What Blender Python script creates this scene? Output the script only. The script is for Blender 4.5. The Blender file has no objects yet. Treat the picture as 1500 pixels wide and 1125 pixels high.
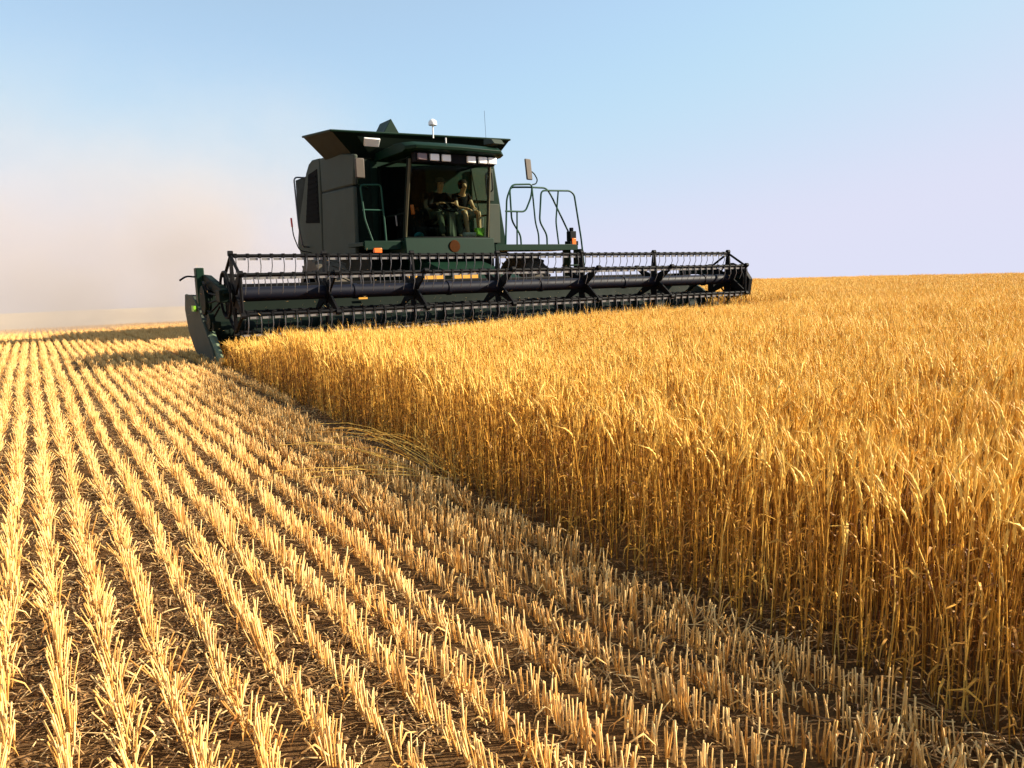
import bpy, bmesh, math, random
import numpy as np
from mathutils import Vector, Matrix

# ------------------------------------------------------------------ camera, sky, sun
S = bpy.context.scene
COL = S.collection
PI = math.pi
R = math.radians

EYE = 1.1
cam = bpy.data.objects.new('camera', bpy.data.cameras.new('camera'))
COL.objects.link(cam)
RM = Matrix(((0.843, 0.101, -0.529), (-0.538, 0.108, -0.836), (-0.028, 0.989, 0.145)))
cx = Vector((RM[0][0], RM[1][0], RM[2][0])).normalized()
cz = Vector((RM[0][2], RM[1][2], RM[2][2]))
cz = -(cz - cx * cz.dot(cx)).normalized()
cz = -cz
cy = cz.cross(cx)
M4 = Matrix((cx, cy, cz)).transposed().to_4x4()
M4.translation = (0, 0, EYE)
cam.matrix_world = M4
cam.data.sensor_width = 36.0
cam.data.lens = 36.0 * 1100 / 1500
cam.data.clip_start = 0.05
cam.data.clip_end = 20000
S.camera = cam

SUN_EL = R(31)
SUN_AZ = math.atan2(0.88, -0.47)          # from +Y towards +X
sun_vec = Vector((math.sin(SUN_AZ) * math.cos(SUN_EL), math.cos(SUN_AZ) * math.cos(SUN_EL), math.sin(SUN_EL)))
W = bpy.data.worlds.new('World')
S.world = W
W.use_nodes = True
wn = W.node_tree
sky = wn.nodes.new('ShaderNodeTexSky')
sky.sky_type = 'NISHITA'
sky.sun_disc = False
sky.sun_elevation = SUN_EL
sky.sun_rotation = SUN_AZ
sky.altitude = 0
sky.air_density = 1.0
sky.dust_density = 0.4
sky.ozone_density = 1.0
bg = wn.nodes['Background']
bg.inputs['Strength'].default_value = 0.095
# the skyline lies a little below eye level, so the sky's horizon is lowered to meet it
stc = wn.nodes.new('ShaderNodeTexCoord')
sad = wn.nodes.new('ShaderNodeVectorMath'); sad.operation = 'ADD'; sad.inputs[1].default_value = (0, 0, 0.07)
wn.links.new(stc.outputs['Generated'], sad.inputs[0])
snm = wn.nodes.new('ShaderNodeVectorMath'); snm.operation = 'NORMALIZE'
wn.links.new(sad.outputs[0], snm.inputs[0])
wn.links.new(snm.outputs[0], sky.inputs['Vector'])
# thin high haze evens the sky out towards the horizon: each channel is lifted and softly capped
sep = wn.nodes.new('ShaderNodeSeparateColor'); wn.links.new(sky.outputs[0], sep.inputs[0])
cmb = wn.nodes.new('ShaderNodeCombineColor')
for i, (gain, lift, cap, low) in enumerate(((0.62, 0.93, 3.05, 0.8), (0.8, 0.83, 3.12, 1.3), (1.0, 0.0, 3.84, 2.0))):
    n1 = wn.nodes.new('ShaderNodeMath'); n1.operation = 'MULTIPLY_ADD'
    n1.inputs[1].default_value = gain; n1.inputs[2].default_value = lift
    n2 = wn.nodes.new('ShaderNodeMath'); n2.operation = 'SMOOTH_MIN'; n2.inputs[1].default_value = cap; n2.inputs[2].default_value = 0.8
    n3 = wn.nodes.new('ShaderNodeMath'); n3.operation = 'MAXIMUM'; n3.inputs[1].default_value = low
    wn.links.new(sep.outputs[i], n1.inputs[0]); wn.links.new(n1.outputs[0], n2.inputs[0])
    wn.links.new(n2.outputs[0], n3.inputs[0]); wn.links.new(n3.outputs[0], cmb.inputs[i])
hz = cmb.outputs[0]
wn.links.new(hz, bg.inputs['Color'])

sl = bpy.data.lights.new('sun', 'SUN')
sl.energy = 5.0
sl.angle = R(0.53)
sl.color = (1.0, 0.89, 0.70)
so = bpy.data.objects.new('sun', sl)
COL.objects.link(so)
so.rotation_euler = (-sun_vec).to_track_quat('-Z', 'Y').to_euler()

S.view_settings.view_transform = 'Standard'
S.view_settings.look = 'None'
S.view_settings.exposure = 1.35
S.view_settings.gamma = 1
S.render.engine = 'CYCLES'
S.cycles.max_bounces = 8
S.cycles.diffuse_bounces = 2
S.cycles.transparent_max_bounces = 12
S.cycles.volume_bounces = 0
S.cycles.volume_step_rate = 1.0
S.cycles.use_denoising = True

rnd = random.Random(7)
rng = np.random.default_rng(11)

# ------------------------------------------------------------------ materials
def nd(t, kind, **kw):
    n = t.nodes.new(kind)
    for k, v in kw.items():
        if k in n.inputs.keys():
            n.inputs[k].default_value = v
        else:
            setattr(n, k, v)
    return n

def mat(name, col, rough=0.5, metal=0.0, var=0.25, scale=6.0, dust=0.0, spec=0.5, coat=0.0, bump=0.0):
    """painted / solid material: base colour with a noise variation, optional dust film"""
    m = bpy.data.materials.new(name)
    m.use_nodes = True
    t = m.node_tree
    p = t.nodes['Principled BSDF']
    p.inputs['Roughness'].default_value = rough
    p.inputs['Metallic'].default_value = metal
    p.inputs['Specular IOR Level'].default_value = spec
    p.inputs['Coat Weight'].default_value = coat
    tc = nd(t, 'ShaderNodeTexCoord')
    nz = nd(t, 'ShaderNodeTexNoise', Scale=scale, Detail=6.0, Roughness=0.65)
    t.links.new(tc.outputs['Object'], nz.inputs['Vector'])
    mx = nd(t, 'ShaderNodeMix', data_type='RGBA')
    c = Vector(col)
    mx.inputs[6].default_value = (*(c * (1 - var)), 1)
    mx.inputs[7].default_value = (*(c * (1 + var)), 1)
    t.links.new(nz.outputs['Fac'], mx.inputs[0])
    out = mx.outputs[2]
    if dust > 0:
        n2 = nd(t, 'ShaderNodeTexNoise', Scale=scale * 0.45, Detail=8.0, Roughness=0.7)
        t.links.new(tc.outputs['Object'], n2.inputs['Vector'])
        mr = nd(t, 'ShaderNodeMapRange')
        mr.inputs[1].default_value = 0.35; mr.inputs[2].default_value = 0.75
        mr.inputs[3].default_value = dust * 0.25; mr.inputs[4].default_value = dust
        t.links.new(n2.outputs['Fac'], mr.inputs[0])
        m2 = nd(t, 'ShaderNodeMix', data_type='RGBA')
        t.links.new(mr.outputs[0], m2.inputs[0])
        t.links.new(out, m2.inputs[6])
        m2.inputs[7].default_value = (0.30, 0.23, 0.14, 1)
        out = m2.outputs[2]
        rr = nd(t, 'ShaderNodeMapRange')
        rr.inputs[3].default_value = rough; rr.inputs[4].default_value = min(1, rough + 0.35)
        t.links.new(n2.outputs['Fac'], rr.inputs[0])
        t.links.new(rr.outputs[0], p.inputs['Roughness'])
    t.links.new(out, p.inputs['Base Color'])
    if bump > 0:
        b = nd(t, 'ShaderNodeBump', Strength=bump, Distance=0.01)
        t.links.new(nz.outputs['Fac'], b.inputs['Height'])
        t.links.new(b.outputs[0], p.inputs['Normal'])
    return m

def straw_mat(name, ca, cb, cc, trans=0.25, rough=0.55, spec=0.35):
    """dry plant fibre: colour from the per-stalk tint attribute and a random per clump"""
    m = bpy.data.materials.new(name)
    m.use_nodes = True
    t = m.node_tree
    p = t.nodes['Principled BSDF']
    at = nd(t, 'ShaderNodeAttribute', attribute_name='tint')
    oi = nd(t, 'ShaderNodeObjectInfo')
    ad = nd(t, 'ShaderNodeMath', operation='MULTIPLY_ADD')
    t.links.new(oi.outputs['Random'], ad.inputs[0])
    ad.inputs[1].default_value = 0.22
    t.links.new(at.outputs['Fac'], ad.inputs[2])
    cr = nd(t, 'ShaderNodeValToRGB')
    e = cr.color_ramp.elements
    e[0].position = 0.0; e[0].color = (*ca, 1)
    e[1].position = 1.15 / 1.2; e[1].color = (*cc, 1)
    k = e.new(0.55); k.color = (*cb, 1)
    t.links.new(ad.outputs[0], cr.inputs[0])
    t.links.new(cr.outputs[0], p.inputs['Base Color'])
    p.inputs['Roughness'].default_value = rough
    p.inputs['Specular IOR Level'].default_value = spec
    tr = nd(t, 'ShaderNodeBsdfTranslucent')
    t.links.new(cr.outputs[0], tr.inputs['Color'])
    ms = nd(t, 'ShaderNodeMixShader')
    ms.inputs[0].default_value = trans
    t.links.new(p.outputs[0], ms.inputs[1])
    t.links.new(tr.outputs[0], ms.inputs[2])
    t.links.new(ms.outputs[0], t.nodes['Material Output'].inputs['Surface'])
    return m

GREEN = (0.0016, 0.017, 0.0085)
M = {}
M['green'] = mat('green_paint', GREEN, 0.38, dust=0.010, spec=0.14)
M['rail'] = mat('rail_green_paint', (0.004, 0.045, 0.026), 0.4, dust=0.02, spec=0.2)
M['dusty'] = mat('dusty_green_paint', (0.036, 0.048, 0.038), 0.55, dust=0.08, scale=2.5, spec=0.15)
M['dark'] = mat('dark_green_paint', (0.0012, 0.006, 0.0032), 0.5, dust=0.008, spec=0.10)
M['black'] = mat('black_paint', (0.002, 0.002, 0.003), 0.45, dust=0.006, spec=0.12)
M['tube'] = mat('blue_black_steel', (0.002, 0.003, 0.010), 0.38, dust=0.006, spec=0.16)
M['steel_and_glint'] = mat('worn_steel_and_glint', (0.20, 0.19, 0.18), 0.4, metal=0.3, var=0.2)  # also colours the painted highlights on the reel bats
M['tine'] = mat('tine_steel', (0.10, 0.10, 0.11), 0.4, metal=0.2, var=0.2)
M['rubber'] = mat('tyre_rubber', (0.018, 0.017, 0.016), 0.85, dust=0.35, scale=4)
M['yellow'] = mat('yellow_paint', (0.62, 0.28, 0.01), 0.45, dust=0.10)
M['snout'] = mat('pale_green_paint', (0.055, 0.11, 0.06), 0.45, dust=0.25, scale=5)
M['olive'] = mat('olive_flare', (0.017, 0.017, 0.0055), 0.55, dust=0.05, spec=.2)
M['lens'] = mat('lamp_lens', (0.85, 0.85, 0.82), 0.15, var=0.05, coat=0.5)
M['dimlens'] = mat('smoked_lens', (0.16, 0.11, 0.11), 0.2, var=0.1)
M['orange'] = mat('orange_lens', (0.85, 0.16, 0.02), 0.25, var=0.1)
M['emblem'] = mat('rust_brown_disc', (0.05, 0.016, 0.003), 0.7, spec=0.05, scale=18, var=0.4)
M['mirror_back'] = mat('mirror_housing', (0.045, 0.032, 0.022), 0.5, dust=0.10)
M['white'] = mat('white_plastic', (0.80, 0.79, 0.76), 0.4, var=0.06)
M['red'] = mat('red_reflector', (0.55, 0.03, 0.02), 0.3, var=0.1)
M['grille'] = mat('black_grille', (0.001, 0.0012, 0.0012), 0.8, spec=.05)
M['pillar'] = mat('olive_pillar', (0.045, 0.036, 0.008), 0.45, dust=0.05)
M['interior'] = mat('cab_lining', (0.004, 0.004, 0.004), 0.9, spec=.1)
M['seat'] = mat('seat_cloth', (0.007, 0.007, 0.006), 0.95, scale=40, spec=.1)
M['column'] = mat('olive_console', (0.05, 0.05, 0.028), 0.6)
M['lime'] = mat('lime_plastic', (0.22, 0.48, 0.02), 0.45, var=0.1)
M['paper'] = mat('white_paper', (0.85, 0.85, 0.83), 0.7, var=0.03)
M['teal'] = mat('teal_cloth', (0.02, 0.16, 0.19), 0.8)
M['skin'] = mat('skin', (0.40, 0.21, 0.10), 0.5, var=0.08)
M['shirt'] = mat('black_shirt', (0.004, 0.004, 0.005), 0.9, spec=.1)
M['shorts'] = mat('pale_shorts', (0.17, 0.21, 0.21), 0.9)
M['trousers'] = mat('olive_trousers', (0.045, 0.05, 0.028), 0.9)
M['cap'] = mat('grey_cap', (0.05, 0.055, 0.035), 0.9)
M['hair'] = mat('dark_hair', (0.006, 0.004, 0.003), 0.8, spec=0.1)
M['eye'] = mat('eye', (0.03, 0.02, 0.02), 0.2)

def glass_mat():
    m = bpy.data.materials.new('cab_glass')
    m.use_nodes = True
    t = m.node_tree
    t.nodes.remove(t.nodes['Principled BSDF'])
    tr = nd(t, 'ShaderNodeBsdfTransparent'); tr.inputs[0].default_value = (0.72, 0.80, 0.74, 1)
    gl = nd(t, 'ShaderNodeBsdfGlossy'); gl.inputs['Roughness'].default_value = 0.03
    fr = nd(t, 'ShaderNodeFresnel'); fr.inputs[0].default_value = 1.14
    ms = nd(t, 'ShaderNodeMixShader')
    t.links.new(fr.outputs[0], ms.inputs[0])
    t.links.new(tr.outputs[0], ms.inputs[1]); t.links.new(gl.outputs[0], ms.inputs[2])
    t.links.new(ms.outputs[0], t.nodes['Material Output'].inputs['Surface'])
    return m
M['glass'] = glass_mat()

M['wheat'] = straw_mat('ripe_wheat', (0.15, 0.042, 0.004), (0.75, 0.375, 0.048), (0.93, 0.61, 0.145), trans=0.12)
M['stubble'] = straw_mat('cut_straw', (0.28, 0.10, 0.015), (0.76, 0.39, 0.090), (0.92, 0.60, 0.23), trans=0.08)
M['litter'] = straw_mat('loose_straw', (0.07, 0.030, 0.010), (0.38, 0.205, 0.070), (0.74, 0.50, 0.22), trans=0.1)

# ------------------------------------------------------------------ mesh builder
class MB:
    def __init__(s):
        s.v = []; s.f = []; s.m = []
    def add(s, vs, fs, mi=0):
        b = len(s.v)
        s.v += [tuple(v) for v in vs]
        for f in fs:
            s.f.append(tuple(i + b for i in f)); s.m.append(mi)
        return s
    def box(s, x0, x1, y0, y1, z0, z1, mi=0):
        vs = [(x, y, z) for z in (z0, z1) for y in (y0, y1) for x in (x0, x1)]
        return s.add(vs, [(0, 2, 3, 1), (4, 5, 7, 6), (0, 1, 5, 4), (2, 6, 7, 3), (0, 4, 6, 2), (1, 3, 7, 5)], mi)
    def hexa(s, b, t, mi=0):
        """b, t: four corners each (counter-clockwise seen from above)"""
        return s.add(list(b) + list(t), [(3, 2, 1, 0), (4, 5, 6, 7)] + [(i, (i + 1) % 4, 4 + (i + 1) % 4, 4 + i) for i in range(4)], mi)
    def prism(s, prof, axis, a, b, mi=0):
        n = len(prof)
        def p(u, w, k):
            return {'x': (k, u, w), 'y': (u, k, w), 'z': (u, w, k)}[axis]
        vs = [p(u, w, a) for u, w in prof] + [p(u, w, b) for u, w in prof]
        fs = [tuple(range(n))[::-1], tuple(range(n, 2 * n))] + [(i, (i + 1) % n, n + (i + 1) % n, n + i) for i in range(n)]
        return s.add(vs, fs, mi)
    def tube(s, path, r, n=8, mi=0, cap=True, r1=None):
        P = [Vector(p) for p in path]
        L = len(P)
        rs = [r + ((r1 if r1 is not None else r) - r) * i / max(1, L - 1) for i in range(L)]
        base = len(s.v)
        prev = None
        for i, p in enumerate(P):
            if i == 0: d = P[1] - P[0]
            elif i == L - 1: d = P[-1] - P[-2]
            else: d = (P[i + 1] - p).normalized() + (p - P[i - 1]).normalized()
            d = d.normalized()
            if prev is None:
                a = Vector((0, 0, 1)) if abs(d.z) < 0.9 else Vector((1, 0, 0))
                u = a.cross(d).normalized()
            else:
                u = (prev - d * prev.dot(d)).normalized()
            prev = u
            w = d.cross(u)
            for k in range(n):
                t = 2 * PI * k / n
                s.v.append(tuple(p + (u * math.cos(t) + w * math.sin(t)) * rs[i]))
        for i in range(L - 1):
            for k in range(n):
                a = base + i * n + k; b = base + i * n + (k + 1) % n
                s.f.append((a, b, b + n, a + n)); s.m.append(mi)
        if cap:
            s.f.append(tuple(base + k for k in range(n))[::-1]); s.m.append(mi)
            e = base + (L - 1) * n
            s.f.append(tuple(e + k for k in range(n))); s.m.append(mi)
        return s
    def lathe(s, prof, c, axis='x', n=32, mi=0):
        """prof: list of (offset along axis, radius)"""
        base = len(s.v)
        for a, r in prof:
            for k in range(n):
                t = 2 * PI * k / n
                q = (r * math.cos(t), r * math.sin(t))
                if axis == 'x': p = (c[0] + a, c[1] + q[0], c[2] + q[1])
                elif axis == 'y': p = (c[0] + q[0], c[1] + a, c[2] + q[1])
                else: p = (c[0] + q[0], c[1] + q[1], c[2] + a)
                s.v.append(p)
        for i in range(len(prof) - 1):
            for k in range(n):
                a = base + i * n + k; b = base + i * n + (k + 1) % n
                s.f.append((a, b, b + n, a + n)); s.m.append(mi)
        s.f.append(tuple(base + k for k in range(n))[::-1]); s.m.append(mi)
        e = base + (len(prof) - 1) * n
        s.f.append(tuple(e + k for k in range(n))); s.m.append(mi)
        return s
    def ball(s, c, r, n=12, mi=0, sz=1.0):
        return s.lathe([(-r * sz * math.cos(PI * i / 8), max(1e-4, r * math.sin(PI * i / 8))) for i in range(9)], c, 'z', n, mi)
    def obj(s, name, mats, parent=None, bevel=0.0, smooth=35):
        me = bpy.data.meshes.new(name)
        me.from_pydata(s.v, [], s.f)
        bm = bmesh.new(); bm.from_mesh(me)
        bmesh.ops.recalc_face_normals(bm, faces=bm.faces[:]); bm.to_mesh(me); bm.free()
        if not isinstance(mats, (list, tuple)): mats = [mats]
        for k in mats: me.materials.append(M[k] if isinstance(k, str) else k)
        me.polygons.foreach_set('material_index', s.m)
        if smooth:
            me.polygons.foreach_set('use_smooth', [True] * len(me.polygons))
            me.set_sharp_from_angle(angle=R(smooth))
        o = bpy.data.objects.new(name, me)
        COL.objects.link(o)
        if parent is not None:
            o.parent = parent
            o.matrix_parent_inverse = Matrix.Identity(4)
            w = Vector((0, 0, 0)); q = parent
            while q is not None:
                w += q.location; q = q.parent
            o.location = -w
        if bevel:
            b = o.modifiers.new('bevel', 'BEVEL'); b.width = bevel; b.segments = 2
            b.limit_method = 'ANGLE'; b.angle_limit = R(40); b.harden_normals = False
        return o

def tag(o, label=None, cat=None, group=None, kind=None):
    if label: o['label'] = label
    if cat: o['category'] = cat
    if group: o['group'] = group
    if kind: o['kind'] = kind
    return o

def empty(name, loc, label, cat):
    e = bpy.data.objects.new(name, None)
    COL.objects.link(e); e.location = loc; e.empty_display_size = 0.3
    return tag(e, label, cat)

def rounded(path, r=0.07, n=4):
    """round the corners of a polyline"""
    P = [Vector(p) for p in path]
    out = [P[0]]
    for i in range(1, len(P) - 1):
        a = P[i - 1] - P[i]; b = P[i + 1] - P[i]
        k = min(r, a.length * 0.45, b.length * 0.45)
        A = P[i] + a.normalized() * k; B = P[i] + b.normalized() * k
        for j in range(n + 1):
            t = j / n
            out.append(A * (1 - t) ** 2 + P[i] * 2 * t * (1 - t) + B * t * t)
    out.append(P[-1])
    return out

# ------------------------------------------------------------------ terrain
def sstep(a, b, x):
    t = np.clip((x - a) / (b - a), 0, 1)
    return t * t * (3 - 2 * t)

def gz(x, y):
    x = np.asarray(x, float); y = np.asarray(y, float)
    r = np.hypot(x, y)
    ang = np.degrees(np.arctan2(x, np.maximum(y, -1e9)))
    w = sstep(9, 24, ang)
    aL, aR = 0.00118, 0.000194
    d = np.maximum(r - 12, 0)
    # left (stubble side): crest about 30 m out, a valley, then far ground
    zl = -aL * np.minimum(d, 38) ** 2 - 2 * aL * 38 * np.maximum(np.minimum(d, 60) - 38, 0)
    far_r = np.array([72, 110, 200, 300, 400, 600, 1500, 4000.])
    far_z = np.array([-3.68, -6.2, -8.4, -9.0, -9.8, -18, -70, -260.])
    zl = np.where(r > 72, np.interp(r, far_r, far_z), zl)
    dr = np.minimum(d, 160)
    zr = -aR * dr ** 2 - 2 * aR * 160 * np.maximum(d - 160, 0)
    return zl * (1 - w) + zr * w

def edge_x(y):
    """where the standing wheat begins, across the rows"""
    return np.interp(y, [-3, 0.5, 2.0, 3.4, 4.9, 9.7, 10.5], [1.80, 1.78, 1.70, 1.80, 1.87, 1.98, 2.06])

HL, HR, HY = 2.06, 11.98, 10.42        # header ends and cutter bar

def build_ground():
    rr = np.concatenate([np.linspace(0, 16, 41), np.geomspace(16.5, 80, 50), np.geomspace(85, 4000, 40)])
    th = np.radians(np.linspace(-180, 180, 241))
    vs = []
    for r in rr:
        for t in th[:-1]:
            x, y = r * math.sin(t), r * math.cos(t)
            vs.append((x, y, float(gz(x, y))))
    n = 240
    fs = []
    for i in range(len(rr) - 1):
        for k in range(n):
            a = i * n + k; b = i * n + (k + 1) % n
            fs.append((a, a + n, b + n, b))
    m = bpy.data.materials.new('field_soil'); m.use_nodes = True
    t = m.node_tree; p = t.nodes['Principled BSDF']; p.inputs['Roughness'].default_value = 0.95
    p.inputs['Specular IOR Level'].default_value = 0.1
    ge = nd(t, 'ShaderNodeNewGeometry')
    n1 = nd(t, 'ShaderNodeTexNoise', Scale=14.0, Detail=10.0, Roughness=0.7)
    n2 = nd(t, 'ShaderNodeTexNoise', Scale=90.0, Detail=6.0, Roughness=0.7)
    for q in (n1, n2): t.links.new(ge.outputs['Position'], q.inputs['Vector'])
    soil = nd(t, 'ShaderNodeValToRGB')
    e = soil.color_ramp.elements
    e[0].position = 0.3; e[0].color = (0.050, 0.024, 0.009, 1)
    e[1].position = 0.75; e[1].color = (0.23, 0.122, 0.046, 1)
    mxn = nd(t, 'ShaderNodeMath', operation='MULTIPLY_ADD')
    t.links.new(n2.outputs['Fac'], mxn.inputs[0]); mxn.inputs[1].default_value = 0.5
    hf = nd(t, 'ShaderNodeMath', operation='MULTIPLY'); t.links.new(n1.outputs['Fac'], hf.inputs[0]); hf.inputs[1].default_value = 0.5
    t.links.new(hf.outputs[0], mxn.inputs[2])
    t.links.new(mxn.outputs[0], soil.inputs[0])
    # beyond the modelled stubble the ground carries the colour of cut straw
    ln = nd(t, 'ShaderNodeVectorMath', operation='LENGTH'); t.links.new(ge.outputs['Position'], ln.inputs[0])
    mr = nd(t, 'ShaderNodeMapRange'); mr.inputs[1].default_value = 34; mr.inputs[2].default_value = 48
    t.links.new(ln.outputs['Value'], mr.inputs[0])
    n3 = nd(t, 'ShaderNodeTexNoise', Scale=0.05, Detail=5.0)
    t.links.new(ge.outputs['Position'], n3.inputs['Vector'])
    far = nd(t, 'ShaderNodeValToRGB'); f = far.color_ramp.elements
    f[0].position = 0.35; f[0].color = (0.52, 0.36, 0.17, 1); f[1].position = 0.65; f[1].color = (0.70, 0.51, 0.27, 1)
    t.links.new(n3.outputs['Fac'], far.inputs[0])
    mx = nd(t, 'ShaderNodeMix', data_type='RGBA')
    t.links.new(mr.outputs[0], mx.inputs[0]); t.links.new(soil.outputs[0], mx.inputs[6]); t.links.new(far.outputs[0], mx.inputs[7])
    t.links.new(mx.outputs[2], p.inputs['Base Color'])
    b = nd(t, 'ShaderNodeBump', Strength=0.9, Distance=0.03); t.links.new(mxn.outputs[0], b.inputs['Height']); t.links.new(b.outputs[0], p.inputs['Normal'])
    me = bpy.data.meshes.new('field_ground'); me.from_pydata(vs, [], fs); me.materials.append(m)
    me.polygons.foreach_set('use_smooth', [True] * len(me.polygons))
    o = bpy.data.objects.new('field_ground', me); COL.objects.link(o)
    tag(o, 'brown soil of the grain field between and beyond the stubble rows', 'field', kind='structure')
build_ground()

# ------------------------------------------------------------------ plants: source clumps and scattering
class PB:
    """plant clump builder with a per-vertex tint"""
    def __init__(s): s.v = []; s.f = []; s.t = []
    def stalk(s, path, rads, n, tint, phase=0.0, cap=False):
        b = len(s.v); L = len(path)
        for i in range(L):
            p = path[i]
            d = path[min(i + 1, L - 1)] - path[max(i - 1, 0)]
            d = d / (np.linalg.norm(d) + 1e-9)
            a = np.array([1, 0, 0.]) if abs(d[0]) < 0.8 else np.array([0, 1, 0.])
            u = np.cross(a, d); u /= np.linalg.norm(u); w = np.cross(d, u)
            for k in range(n):
                t = 2 * PI * k / n + phase
                s.v.append(p + (u * math.cos(t) + w * math.sin(t)) * rads[i]); s.t.append(tint)
        for i in range(L - 1):
            for k in range(n):
                x = b + i * n + k; y = b + i * n + (k + 1) % n
                s.f.append((x, y, y + n, x + n))
        if cap:
            e = b + (L - 1) * n
            s.f.append(tuple(e + k for k in range(n)))
    def ribbon(s, path, widths, side, tint):
        b = len(s.v); L = len(path)
        for i in range(L):
            s.v.append(path[i] - side * widths[i] * 0.5); s.v.append(path[i] + side * widths[i] * 0.5); s.t += [tint, tint]
        for i in range(L - 1):
            s.f.append((b + 2 * i, b + 2 * i + 1, b + 2 * i + 3, b + 2 * i + 2))
    def tri(s, a, b_, c, tint):
        b = len(s.v); s.v += [a, b_, c]; s.t += [tint] * 3; s.f.append((b, b + 1, b + 2))
    def obj(s, name, m, coll):
        me = bpy.data.meshes.new(name); me.from_pydata([tuple(x) for x in s.v], [], s.f)
        at = me.attributes.new('tint', 'FLOAT', 'POINT'); at.data.foreach_set('value', np.array(s.t, 'f'))
        me.materials.append(m)
        me.polygons.foreach_set('use_smooth', [True] * len(me.polygons))
        o = bpy.data.objects.new(name, me); coll.objects.link(o)
        return o

U = lambda a, b: rng.uniform(a, b)

def wheat_plant(pb, x, y, lod=0):
    hgt = rng.normal(0.505, 0.035)
    if U(0, 1) < 0.08: hgt *= U(0.6, 0.85)
    la = U(0, 2 * PI); lean = abs(rng.normal(0, 0.045))
    lx, ly = math.cos(la) * lean + 0.01, math.sin(la) * lean
    base = np.array([x, y, -0.01])
    t0 = np.clip(rng.normal(0.22, 0.27), 0.0, 0.98)
    nseg = 4 if lod == 0 else 2
    bow = rng.normal(0, 0.012, 2)
    pts = []
    for i in range(nseg + 1):
        u = i / nseg
        pts.append(base + np.array([lx * u * u + bow[0] * math.sin(PI * u), ly * u * u + bow[1] * math.sin(PI * u), hgt * u + 0.01 * u]))
    r = U(0.0015, 0.0024)
    pb.stalk(pts, [r * (1.15 - 0.45 * i / nseg) for i in range(nseg + 1)], 3, t0, U(0, 2))
    # ear: nods over in a random direction
    ed = la + rng.normal(0, 0.9)
    nod = np.clip(abs(rng.normal(0.32, 0.32)), 0.04, 1.4)
    L = U(0.06, 0.09)
    d = pts[-1] - pts[-2]; d /= np.linalg.norm(d)
    out = np.array([math.cos(ed), math.sin(ed), 0])
    p = pts[-1]; path = [p]; dirs = []
    ns = 9 if lod == 0 else 3
    for i in range(ns):
        a = nod * (i + 1) / ns
        dd = d * math.cos(a) + out * math.sin(a); dd /= np.linalg.norm(dd)
        dirs.append(dd); p = p + dd * L / ns; path.append(p)
    et = np.clip(0.45 * t0 + 0.46 + U(-0.12, 0.24), 0, 1)
    if lod == 0:
        rads = [0.0018, 0.0044, 0.0029, 0.0050, 0.0031, 0.0049, 0.0030, 0.0044, 0.0026, 0.0010]
    else:
        rads = [0.0020, 0.0048, 0.0042, 0.0012]
    rads = [q * U(0.9, 1.15) for q in rads]
    pb.stalk(path, rads, 4, et, U(0, 1.5))
    na = 11 if lod == 0 else 4
    for k in range(na):
        i = int(U(1, ns)); q = path[i]; dd = dirs[min(i, ns - 1)]
        sd = rng.normal(0, 1, 3); sd -= dd * sd.dot(dd); sd /= np.linalg.norm(sd) + 1e-9
        tip = q + (dd + sd * U(0.12, 0.42)) * U(0.045, 0.075)
        w = np.cross(dd, sd) * 0.0007
        pb.tri(q - w, q + w, tip, np.clip(et + 0.12, 0, 1))
    # dry leaves, the low ones coloured darker to deepen shade at the foot
    for k in range(4 if lod == 0 else 1):
        if U(0, 1) < 0.6:
            u = U(0.08, 0.8) if k < 2 else U(0.04, 0.45); i = u * nseg; a0 = pts[int(i)]; q = a0 + (pts[min(int(i) + 1, nseg)] - a0) * (i - int(i))
            a = U(0, 2 * PI); o2 = np.array([math.cos(a), math.sin(a), 0]); sd = np.array([-math.sin(a), math.cos(a), 0])
            sd = sd + np.array([0, 0, U(-.6, .6)])
            l = U(0.05, 0.12); up = U(0.1, 0.9)
            path2 = [q, q + o2 * l * 0.35 + np.array([0, 0, up * l * 0.35]), q + o2 * l * 0.65 + np.array([0, 0, (up - 0.5) * l * 0.5]), q + o2 * l * 0.75 + np.array([0, 0, -l * U(0.3, 0.7)])]
            pb.ribbon(path2, [0.004, 0.006, 0.0045, 0.001], sd, np.clip(t0 - U(0.0, 0.35), 0, 1) if k < 2 else U(0, 0.22))

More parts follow.
